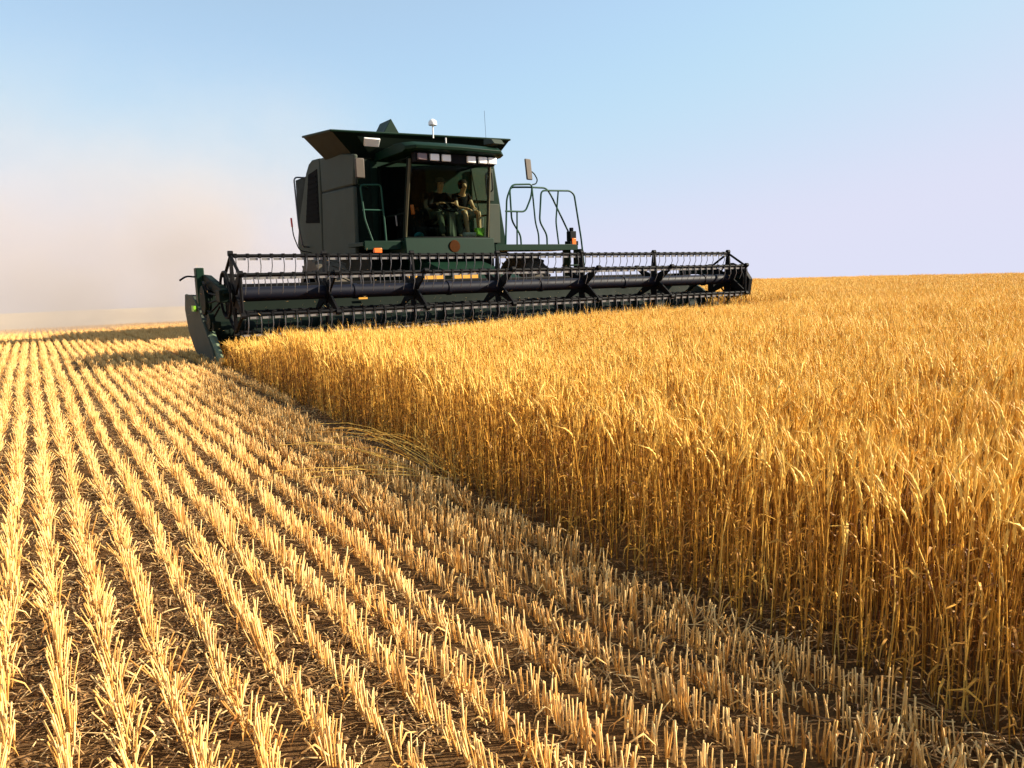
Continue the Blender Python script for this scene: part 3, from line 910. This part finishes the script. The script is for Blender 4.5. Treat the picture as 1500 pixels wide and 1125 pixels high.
    MB().lathe([(-.05, .03), (-.045, .085), (0, .09), (.04, .075), (.07, .04), (.08, .01)], (7.30, 14.30, 4.20), 'z', 20).obj('receiver_dome', 'white', gp)
    MB().tube([(8.56, 14.30, 3.98), (8.54, 14.30, 4.55)], .0035, 5).obj('whip_antenna', 'black', fl)

    # ---------------- cab
    FX0, FX1 = 6.27, 8.17
    f = MB().box(FX0 - .05, FX1 + .05, 13.56, 14.92, 1.52, 1.80)                # floor pan
    f.hexa([(FX0 - .05, 13.50, 1.52), (FX1 + .05, 13.50, 1.52), (FX1 + .05, 13.56, 1.52), (FX0 - .05, 13.56, 1.52)],
           [(FX0 - .05, 13.54, 1.85), (FX1 + .05, 13.54, 1.85), (FX1 + .05, 13.60, 1.85), (FX0 - .05, 13.60, 1.85)])
    cab = f.obj('cab', 'green', T, bevel=.012)
    MB().lathe([(-.02, .01), (-.018, .115), (0, .125)], (7.28, 13.515, 1.68), 'y', 28).obj('round_badge', 'emblem', cab)
    MB().box(FX0 + .02, FX1 - .02, 14.86, 14.90, 1.80, 3.36).obj('cab_rear_wall', 'interior', cab)
    MB().box(FX0 + .03, FX1 - .03, 13.57, 13.80, 1.802, 1.86).obj('dash_ledge', 'interior', cab)
    # curved windscreen leaning out at the top
    zs = np.linspace(1.87, 3.32, 7); vs = []; fs = []
    def ws(u, v):
        x = FX0 + .02 + (FX1 - FX0 - .04) * u
        x = 7.22 + (x - 7.22) * (1.0 - .055 * v)
        return (x, 13.66 - .26 * v - .16 * (1 - (2 * u - 1) ** 2) * (0.6 + .4 * v), 1.87 + 1.45 * v)
    for i in range(7):
        for k in range(13): vs.append(ws(k / 12, i / 6))
    for i in range(6):
        for k in range(12): fs.append((i * 13 + k, i * 13 + k + 1, i * 13 + 14 + k, i * 13 + 13 + k))
    f = MB().add(vs, fs)
    wsd = f.obj('windscreen', 'glass', cab)
    md = wsd.modifiers.new('thickness', 'SOLIDIFY'); md.thickness = .006
    for u, nm in ((0, 'pillar'), (1, 'pillar')):
        MB().tube([Vector(ws(u, i / 8)) + Vector((0, .02, 0)) for i in range(9)], .034, 8).obj('cab_pillar', 'pillar', cab)
    MB().tube([Vector(ws(k / 12, 0)) + Vector((0, .01, -.012)) for k in range(13)], .02, 8).obj('windscreen_gasket', 'black', cab)
    # doors either side: dark glazing in a frame
    for x, s in ((FX0, -1), (FX1, 1)):
        fr = MB()
        y0b, y0t, y1 = 13.70, 13.46, 14.86
        P = [(y0b, 1.82), (y1, 1.82), (y1, 3.34), (y0t, 3.34)]
        X = lambda z: 7.22 + (x - 7.22) * (1.0 - .055 * (z - 1.87) / 1.45)
        fr.tube([(X(z), y, z) for y, z in P] + [(X(1.82), y0b, 1.82)], .035, 8)
        fr.tube([(X(2.3), y0b - .07, 2.32), (X(2.3), y1, 2.32)], .018, 8)
        dr = fr.obj('cab_door', 'dark', cab)
        gl = MB().add([(X(z), y, z) for y, z in P], [(0, 1, 2, 3)]).obj('door_glass', 'glass', cab)
        MB().tube([(X(2.2) + s * .04, 13.95, 2.1), (X(2.3) + s * .06, 13.95, 2.3)], .014, 6).obj('door_grip', 'steel_and_glint', cab)
    # roof with visor and work lamps
    pr = [(13.00, 3.52), (13.02, 3.46), (13.12, 3.43), (14.75, 3.43), (14.75, 3.58), (13.5, 3.62), (13.15, 3.60)]
    f = MB()
    n = len(pr)
    vs = []
    for xx, k in ((6.17, .26), (6.31, .06), (7.22, -.02), (8.16, .06), (8.34, .26)):
        for y, z in pr:
            vs.append((xx, y + k if y < 14 else y, z - (.05 if abs(xx - 7.22) > 1.05 and z > 3.5 else 0)))
    fs = [tuple(range(n))[::-1], tuple(range(4 * n, 5 * n))]
    for i in range(4):
        for k in range(n): fs.append((i * n + k, i * n + (k + 1) % n, (i + 1) * n + (k + 1) % n, (i + 1) * n + k))
    f.add(vs, fs)
    f.obj('cab_roof', 'green', cab, bevel=.03)
    MB().box(6.36, 8.10, 13.22, 13.40, 3.24, 3.425).obj('lamp_housing', 'black', cab, bevel=.01)
    for x, m_ in ((6.49, 'dimlens'), (6.75, 'lens'), (7.00, 'lens'), (7.55, 'lens'), (7.81, 'lens'), (8.03, 'lens')):
        MB().box(x - .095, x + .095, 13.175, 13.23, 3.27, 3.40).obj('work_lamp', m_, cab, bevel=.014)
    MB().tube([(6.98, 13.15, 3.60), (6.98, 13.15, 3.70)], .012, 6).obj('roof_stub', 'white', cab)
    MB().prism([(13.08, 3.655), (13.5, 3.69), (13.5, 3.80), (13.2, 3.76)], 'x', 8.02, 8.26).obj('roof_bracket', 'dusty', cab, bevel=.01)
    # interior
    f = MB().lathe([(0, .09), (.1, .075), (.55, .06), (.62, .05)], (7.44, 13.92, 1.80), 'z', 14)
    f.hexa([(7.35, 13.86, 1.80), (7.53, 13.86, 1.80), (7.53, 13.99, 1.80), (7.35, 13.99, 1.80)],
           [(7.37, 13.86, 2.42), (7.51, 13.86, 2.42), (7.51, 13.98, 2.42), (7.37, 13.98, 2.42)])
    sc = f.obj('steering_column', 'column', cab, bevel=.015)
    ring = []
    for k in range(25):
        t = 2 * PI * k / 24
        ring.append((7.44 + .19 * math.cos(t), 14.0 + .19 * math.sin(t) * .80, 2.50 + .19 * math.sin(t) * .55))
    f = MB().tube(ring, .015, 8, cap=False)
    for t in (90, 210, 330): f.tube([(7.44, 13.98, 2.45), (7.44 + .19 * math.cos(R(t)), 14.0 + .152 * math.sin(R(t)), 2.50 + .104 * math.sin(R(t)))], .012, 6)
    f.obj('steering_wheel', 'black', sc)
    for x, w in ((7.42, .26), (7.90, .17)):
        f = MB().box(x - w, x + w, 14.22, 14.66, 2.13, 2.28).box(x - w * .6, x + w * .6, 14.30, 14.62, 1.80, 2.13)
        st = f.obj('seat', 'seat', cab, bevel=.04)
        MB().hexa([(x - w, 14.62, 2.26), (x + w, 14.62, 2.26), (x + w, 14.74, 2.26), (x - w, 14.74, 2.26)],
                  [(x - w * .9, 14.72, 2.86), (x + w * .9, 14.72, 2.86), (x + w * .9, 14.83, 2.86), (x - w * .9, 14.83, 2.86)]).obj('seat_back', 'seat', st, bevel=.04)
    f = MB().hexa([(6.55, 13.85, 1.80), (6.85, 13.85, 1.80), (6.85, 14.7, 1.80), (6.55, 14.7, 1.80)],
                  [(6.60, 13.95, 2.44), (6.83, 13.95, 2.44), (6.83, 14.7, 2.5), (6.60, 14.7, 2.5)])
    f.obj('control_console', 'interior', cab, bevel=.03)
    MB().tube([(6.45, 13.62, 2.30), (6.45, 13.66, 2.48)], .035, 10).obj('amber_cab_lamp', 'orange', cab)
    MB().tube(rounded([(7.62, 13.35, 3.20), (7.70, 13.42, 2.95), (7.86, 13.52, 2.45), (7.92, 13.56, 2.25)], .1), .010, 6).obj('wiper', 'black', cab)

    # ---------------- right hand service platform, rails and mirror (left in the picture)
    f = MB().box(5.42, 6.22, 13.72, 14.5, 1.70, 1.78).box(5.45, 6.2, 13.70, 13.73, 1.63, 1.80)
    f.obj('service_platform', 'green', T, bevel=.008)
    f = MB().tube(rounded([(5.62, 13.72, 1.80), (5.50, 13.75, 2.2), (5.46, 13.80, 2.84), (5.88, 13.80, 2.86), (5.90, 13.75, 2.1), (5.90, 13.72, 1.80)], .07), .018, 8)
    f.tube([(5.475, 13.78, 2.38), (5.90, 13.77, 2.38)], .016, 8)
    f.obj('service_rail', 'rail', T)
    MB().box(5.62, 5.78, 13.66, 13.72, 1.57, 1.66).obj('orange_marker_lamp', 'orange', T, bevel=.008)
    f = MB().tube(rounded([(5.95, 14.6, 2.88), (5.40, 13.75, 2.85), (5.34, 13.55, 2.95), (5.34, 13.5, 3.1)], .1), .016, 8)
    ma = f.obj('mirror_arm', 'green', T)
    f = MB().box(5.25, 5.43, 13.44, 13.49, 2.92, 3.28)
    f.obj('mirror', 'mirror_back', ma, bevel=.02)

    # ---------------- left hand platform, rails, mirror (right in the picture)
    f = MB().box(8.25, 10.50, 13.66, 14.70, 1.60, 1.70).box(8.3, 10.45, 13.62, 13.65, 1.59, 1.72)
    f.obj('cab_platform', 'green', T, bevel=.008)
    Y0 = 13.9
    def rail(pts, r=.02, name='handrail'):
        return MB().tube(rounded(pts, .10, 5), r, 8).obj(name, 'rail', T)
    rail([(8.73, Y0, 1.70), (8.79, Y0, 2.70), (8.93, Y0, 2.99), (9.46, Y0, 3.02), (9.42, Y0, 2.75), (9.26, Y0, 2.43), (9.05, Y0, 2.43), (8.75, Y0, 2.43)])
    rail([(9.05, Y0 + .01, 2.42), (9.03, Y0 + .01, 1.70)], .018)
    rail([(9.17, Y0 + .06, 1.70), (9.16, Y0 + .06, 1.93), (8.94, Y0 + .06, 2.24), (8.91, Y0 + .06, 2.94), (9.40, Y0 + .06, 2.96), (9.87, Y0 + .06, 2.96), (10.00, Y0 + .06, 2.80), (10.49, Y0 + .06, 1.96), (10.49, Y0 + .06, 1.70)])
    rail([(9.49, Y0 + .06, 2.95), (9.56, Y0 + .06, 2.2), (9.64, Y0 + .06, 1.95), (9.64, Y0 + .06, 1.70)], .018)
    rail([(9.75, Y0 - .10, 1.70), (9.75, Y0 - .10, 1.93), (9.56, Y0 - .10, 2.22), (9.62, Y0 - .10, 2.88), (10.40, Y0 - .10, 2.90), (10.52, Y0 - .10, 2.82), (10.70, Y0 - .10, 1.85), (10.78, Y0 - .10, 1.20), (10.78, Y0 - .10, 1.05)])
    rail([(10.08, Y0 - .10, 2.89), (10.0, Y0 - .10, 2.22), (10.07, Y0 - .10, 1.70)], .018)
    f = MB().tube(rounded([(9.46, Y0, 3.01), (9.56, Y0, 3.03), (9.60, Y0, 3.12), (9.52, Y0, 3.24), (9.45, Y0 - .01, 3.28)], .05), .014, 8)
    ma = f.obj('mirror_arm', 'green', T)
    MB().hexa([(9.28, 13.82, 3.10), (9.45, 13.86, 3.10), (9.45, 13.91, 3.10), (9.28, 13.87, 3.10)],
              [(9.235, 13.82, 3.54), (9.41, 13.86, 3.54), (9.41, 13.91, 3.54), (9.235, 13.87, 3.54)]).obj('mirror', 'mirror_back', ma, bevel=.02)
    f = MB().box(10.38, 10.62, 13.80, 14.0, 1.70, 1.80).box(10.41, 10.58, 13.82, 13.97, 1.80, 2.02)
    f.tube([(10.50, 13.9, 2.02), (10.50, 13.9, 2.10)], .05, 10)
    bl = f.obj('lamp_bracket', 'black', T, bevel=.012)
    MB().box(10.44, 10.55, 13.79, 13.822, 1.72, 1.86).obj('amber_lamp', 'orange', bl, bevel=.008)
    f = MB()
    for z in (1.50, 1.24, .98, .72): f.box(10.36, 10.66, 13.75, 14.05, z, z + .035)
    f.box(10.34, 10.37, 13.76, 14.04, .70, 1.62); f.box(10.65, 10.68, 13.76, 14.04, .70, 1.62)
    f.obj('access_ladder', 'green', T, bevel=.005)
    # straw hood and spreader at the rear
    f = MB().prism([(18.7, 1.35), (19.9, .85), (20.2, 1.0), (20.05, 1.9), (19.3, 2.9), (18.62, 3.2)], 'x', 6.35, 8.45)
    f.obj('straw_hood', 'green', T, bevel=.04)
    f = MB().tube(rounded([(9.05, 15.2, 3.45), (9.25, 15.6, 3.30), (9.35, 20.0, 3.1)], .3), .17, 16)
    f.obj('unloading_auger', 'green', T)
    return T
build_combine()

# ------------------------------------------------------------------ people in the cab
def skinned(name, nodes, edges, material, parent=None, root=None, levels=2):
    """nodes: name -> (position, radius); one continuous skinned surface"""
    keys = list(nodes)
    me = bpy.data.meshes.new(name)
    me.from_pydata([tuple(nodes[k][0]) for k in keys], [(keys.index(a), keys.index(b)) for a, b in edges], [])
    o = bpy.data.objects.new(name, me); COL.objects.link(o)
    me.materials.append(M[material])
    sk = o.modifiers.new('skin', 'SKIN'); sk.use_smooth_shade = True
    me.skin_vertices.new(name='') if not me.skin_vertices else None
    for i, k in enumerate(keys):
        r = nodes[k][1]; r = (r, r) if not isinstance(r, tuple) else r
        me.skin_vertices[0].data[i].radius = r
        me.skin_vertices[0].data[i].use_root = (k == (root or keys[0]))
    ss = o.modifiers.new('smooth', 'SUBSURF'); ss.levels = levels; ss.render_levels = levels
    if parent is not None:
        o.parent = parent; o.location = -parent.location
    return o

def seated(name, label, hip, head, knees, feet, hands, elbows, legwear, legmat, headwear, headmat, shirt='shirt'):
    V = Vector
    hip, head = V(hip), V(head)
    e = empty(name, hip, label, 'person')
    chest = hip.lerp(head, .52) + V((0, .05, 0)); waist = hip.lerp(head, .22) + V((0, .05, 0))
    neck = hip.lerp(head, .80) + V((0, .01, 0)); up = (head - neck).normalized()
    n = {'hip': (hip, .13), 'waist': (waist, .125), 'chest': (chest, .15), 'neck0': (hip.lerp(head, .70) + V((0, .03, 0)), .075), 'neck': (neck, .052),
         'jaw': (head - up * .05 + V((0, -.02, 0)), .066), 'head': (head + up * .02 + V((0, .005, 0)), .088), 'crown': (head + up * .085 + V((0, .01, 0)), .062),
         'nose0': (head + V((0, -.085, -.02)), .020), 'nose': (head + V((0, -.108, -.035)), .013)}
    ed = [('hip', 'waist'), ('waist', 'chest'), ('chest', 'neck0'), ('neck0', 'neck'), ('neck', 'jaw'), ('jaw', 'head'), ('head', 'crown'), ('head', 'nose0'), ('nose0', 'nose')]
    cl = {'hip': (hip + V((0, 0, .04)), .145), 'waist': (waist, .14), 'chest': (chest, .163), 'neck0': (hip.lerp(head, .69) + V((0, .03, 0)), .088)}
    ce = [('hip', 'waist'), ('waist', 'chest'), ('chest', 'neck0')]
    tr = {'hip': (hip, .148)}; te = []
    for i, s in enumerate((-1, 1)):
        k = str(i)
        sh = chest + V((s * .165, 0, .10)); el = V(elbows[i]); ha = V(hands[i])
        hj = hip + V((s * .09, -.04, -.02)); kn = V(knees[i]); ft = V(feet[i])
        wr = ha + (el - ha).normalized() * .06
        n.update({'sh' + k: (sh, .062), 'el' + k: (el, .043), 'wr' + k: (wr, .027), 'pa' + k: (ha, (.036, .020)),
                  'hj' + k: (hj, .09), 'kn' + k: (kn, .058), 'ca' + k: (kn.lerp(ft, .35) + V((0, .02, 0)), .054), 'an' + k: (kn.lerp(ft, .93), .036), 'to' + k: (ft + V((0, -.13, -.01)), .034)})
        ed += [('chest', 'sh' + k), ('sh' + k, 'el' + k), ('el' + k, 'wr' + k), ('wr' + k, 'pa' + k), ('hip', 'hj' + k), ('hj' + k, 'kn' + k), ('kn' + k, 'ca' + k), ('ca' + k, 'an' + k), ('an' + k, 'to' + k)]
        d = (ha - wr).normalized(); sd = d.cross(V((0, 0, 1))).normalized(); dn = sd.cross(d)
        for j, (off, l) in enumerate(((-.030, .062), (-.010, .072), (.010, .068), (.030, .052))):
            b = ha + d * .03 + sd * off; m = b + d * l * .5 - dn * .005; t = m + d * l * .35 - dn * l * .45
            if dn.z < 0: m = b + d * l * .5 + dn * .005; t = m + d * l * .35 + dn * l * .45
            for q, p, r in (('a', b, .009), ('b', m, .0085), ('c', t, .007)): n['f%s%d%s' % (k, j, q)] = (p, r)
            ed += [('pa' + k, 'f%s%da' % (k, j)), ('f%s%da' % (k, j), 'f%s%db' % (k, j)), ('f%s%db' % (k, j), 'f%s%dc' % (k, j))]
        tb = ha - sd * s * .030 - d * .01; tm = tb + d * .03 - sd * s * .022
        n['t%sa' % k] = (tb, .011); n['t%sb' % k] = (tm, .009)
        ed += [('pa' + k, 't%sa' % k), ('t%sa' % k, 't%sb' % k)]
        cl.update({'sh' + k: (sh, .074), 'sl' + k: (sh.lerp(el, .62), .060)})
        ce += [('chest', 'sh' + k), ('sh' + k, 'sl' + k)]
        if legwear == 'trousers':                                      # long sleeves added to darken the driver's arms like cab shade
            cl.update({'sl' + k: (el, .052), 'cu' + k: (el.lerp(ha, .72), .038)}); ce += [('sl' + k, 'cu' + k)]
        if legwear == 'shorts':
            tr.update({'hj' + k: (hj, .105), 'e' + k: (hj.lerp(kn, .88), .082)}); te += [('hip', 'hj' + k), ('hj' + k, 'e' + k)]
        else:
            tr.update({'hj' + k: (hj, .105), 'kn' + k: (kn, .075), 'e' + k: (kn.lerp(ft, .86), .062)}); te += [('hip', 'hj' + k), ('hj' + k, 'kn' + k), ('kn' + k, 'e' + k)]
    skinned('body', n, ed, 'skin', e, 'hip')
    skinned('shirt', cl, ce, shirt, e, 'waist')
    skinned(legwear, tr, te, legmat, e, 'hip')
    h = MB()
    if headwear == 'cap':
        h.lathe([(-.0, .098), (.03, .099), (.07, .085), (.10, .05), (.112, .01)], head + V((0, .01, .03)), 'z', 20)
        h.hexa([head + V((-.075, -.07, .028)), head + V((.075, -.07, .028)), head + V((.06, -.16, .018)), head + V((-.06, -.16, .018))][::-1],
               [head + V((-.075, -.07, .042)), head + V((.075, -.07, .042)), head + V((.06, -.16, .032)), head + V((-.06, -.16, .032))][::-1])
    else:
        h.lathe([(-.07, .080), (-.02, .100), (.04, .103), (.085, .085), (.115, .045), (.122, .01)], head + V((0, .028, .01)), 'z', 20)
    h.obj(headwear, headmat, e)
    for s in (-1, 1): MB().ball(head + V((s * .032, -.082, .005)), .010, 8).obj('eye', 'eye', e)
    for ft in feet:
        f = MB().prism([(ft[1] + .06, ft[2] - .045), (ft[1] + .06, ft[2] + .05), (ft[1] - .02, ft[2] + .055), (ft[1] - .15, ft[2] + .0), (ft[1] - .19, ft[2] - .045)], 'x', ft[0] - .048, ft[0] + .048)
        f.obj('shoe', 'black' if legwear == 'trousers' else 'trousers', e, bevel=.015)

seated('person', 'driver in a grey cap and olive trousers sitting behind the steering wheel in the cab',
       (7.42, 14.42, 2.36), (7.42, 14.30, 2.99), [(7.22, 13.98, 2.34), (7.63, 13.98, 2.34)], [(7.22, 13.86, 1.855), (7.62, 13.86, 1.855)],
       [(7.30, 14.08, 2.58), (7.58, 14.08, 2.58)], [(7.14, 14.28, 2.52), (7.70, 14.28, 2.52)], 'trousers', 'trousers', 'cap', 'cap')
seated('person', 'passenger in pale shorts and black shirt sitting beside the driver in the cab',
       (7.92, 14.36, 2.36), (7.84, 14.08, 2.95), [(7.74, 13.86, 2.40), (8.06, 13.86, 2.40)], [(7.78, 13.80, 1.855), (8.06, 13.82, 1.855)],
       [(7.86, 13.93, 2.46), (8.00, 13.93, 2.48)], [(7.70, 14.12, 2.50), (8.07, 14.12, 2.54)], 'shorts', 'shorts', 'hair', 'hair')

# small belongings on the cab floor behind the windscreen
o = MB().hexa([(7.60, 13.64, 1.863), (7.86, 13.62, 1.863), (7.87, 13.74, 1.863), (7.61, 13.76, 1.863)], [(7.60, 13.66, 1.965), (7.86, 13.64, 1.965), (7.87, 13.74, 1.965), (7.61, 13.76, 1.965)]).obj('paper_box', 'paper', bevel=.008)
tag(o, 'white box lying on the cab floor behind the windscreen', 'box')
o = MB().hexa([(7.92, 13.68, 1.863), (8.08, 13.68, 1.863), (8.08, 13.80, 1.863), (7.92, 13.80, 1.863)], [(7.90, 13.68, 2.06), (8.10, 13.68, 2.06), (8.10, 13.80, 2.06), (7.90, 13.80, 2.06)]).obj('lunch_bag', 'lime', bevel=.015)
tag(o, 'lime green bag standing in the lower corner of the windscreen', 'bag')
o = MB().lathe([(0, .10), (.05, .098), (.09, .07), (.11, .02)], (6.62, 13.75, 1.863), 'z', 18).obj('teal_cap', 'teal')
tag(o, 'teal cap lying on the cab floor by the windscreen corner', 'cap')

# ------------------------------------------------------------------ dust trailing behind the combine
def build_dust():
    x0, x1, y0, y1, z0, z1 = -34, 13, 19.8, 66, -4, 13
    o = MB().box(x0, x1, y0, y1, z0, z1).obj('dust_cloud', 'white', smooth=0)
    o.data.materials.clear()
    m = bpy.data.materials.new('harvest_dust'); m.use_nodes = True
    t = m.node_tree; t.nodes.remove(t.nodes['Principled BSDF'])
    pv = t.nodes.new('ShaderNodeVolumePrincipled')
    pv.inputs['Color'].default_value = (0.94, 0.80, 0.715, 1)
    pv.inputs['Anisotropy'].default_value = 0.0
    ge = nd(t, 'ShaderNodeNewGeometry')
    sx = nd(t, 'ShaderNodeSeparateXYZ'); t.links.new(ge.outputs['Position'], sx.inputs[0])
    def ss(sock, a, b):
        n = nd(t, 'ShaderNodeMapRange', interpolation_type='SMOOTHSTEP')
        n.inputs[1].default_value = a; n.inputs[2].default_value = b
        t.links.new(sock, n.inputs[0]); return n.outputs[0]
    def mul(a, b):
        n = nd(t, 'ShaderNodeMath', operation='MULTIPLY')
        for i, q in enumerate((a, b)):
            if isinstance(q, float): n.inputs[i].default_value = q
            else: t.links.new(q, n.inputs[i])
        return n.outputs[0]
    n1 = nd(t, 'ShaderNodeTexNoise', Scale=0.16, Detail=4.0, Roughness=0.55)
    t.links.new(ge.outputs['Position'], n1.inputs['Vector'])
    d = ss(n1.outputs['Fac'], 0.35, 0.62)
    d = mul(d, ss(sx.outputs[0], 12.5, 5.0)); d = mul(d, ss(sx.outputs[0], -34.0, -8.0))
    d = mul(d, ss(sx.outputs[1], 19.9, 24.0)); d = mul(d, ss(sx.outputs[1], 66.0, 45.0))
    d = mul(d, ss(sx.outputs[2], 9.0, -1.5))
    # thickest where it leaves the back of the machine
    vd = nd(t, 'ShaderNodeVectorMath', operation='DISTANCE'); t.links.new(ge.outputs['Position'], vd.inputs[0]); vd.inputs[1].default_value = (5.2, 22.8, 1.8)
    near = ss(vd.outputs['Value'], 14.0, 2.0)
    ma = nd(t, 'ShaderNodeMath', operation='MULTIPLY_ADD'); t.links.new(near, ma.inputs[0]); ma.inputs[1].default_value = 0.27; ma.inputs[2].default_value = 0.064
    d = mul(d, ma.outputs[0])
    t.links.new(d, pv.inputs['Density'])
    t.links.new(pv.outputs[0], t.nodes['Material Output'].inputs['Volume'])
    o.data.materials.append(m)
    tag(o, 'tan dust cloud drifting up behind the combine', 'dust', kind='stuff')
build_dust()

def build_chaff():
    pb = PB()
    for i in range(520):
        x = U(HL - .3, HR + .2); y = U(9.7, 12.2); z = abs(rng.normal(0, .32)) + U(.25, .75)
        l = U(.008, .045); d = rng.normal(0, 1, 3); d /= np.linalg.norm(d); sd = np.cross(d, rng.normal(0, 1, 3)); sd /= np.linalg.norm(sd)
        q = np.array([x, y, z])
        pb.ribbon([q, q + d * l * .5 + sd * .002, q + d * l], [.002, .004, .002], sd, U(.3, 1))
    o = pb.obj('flying_chaff', M['litter'], COL)
    tag(o, 'specks of straw chaff thrown up around the reel', 'chaff', kind='stuff')
build_chaff()
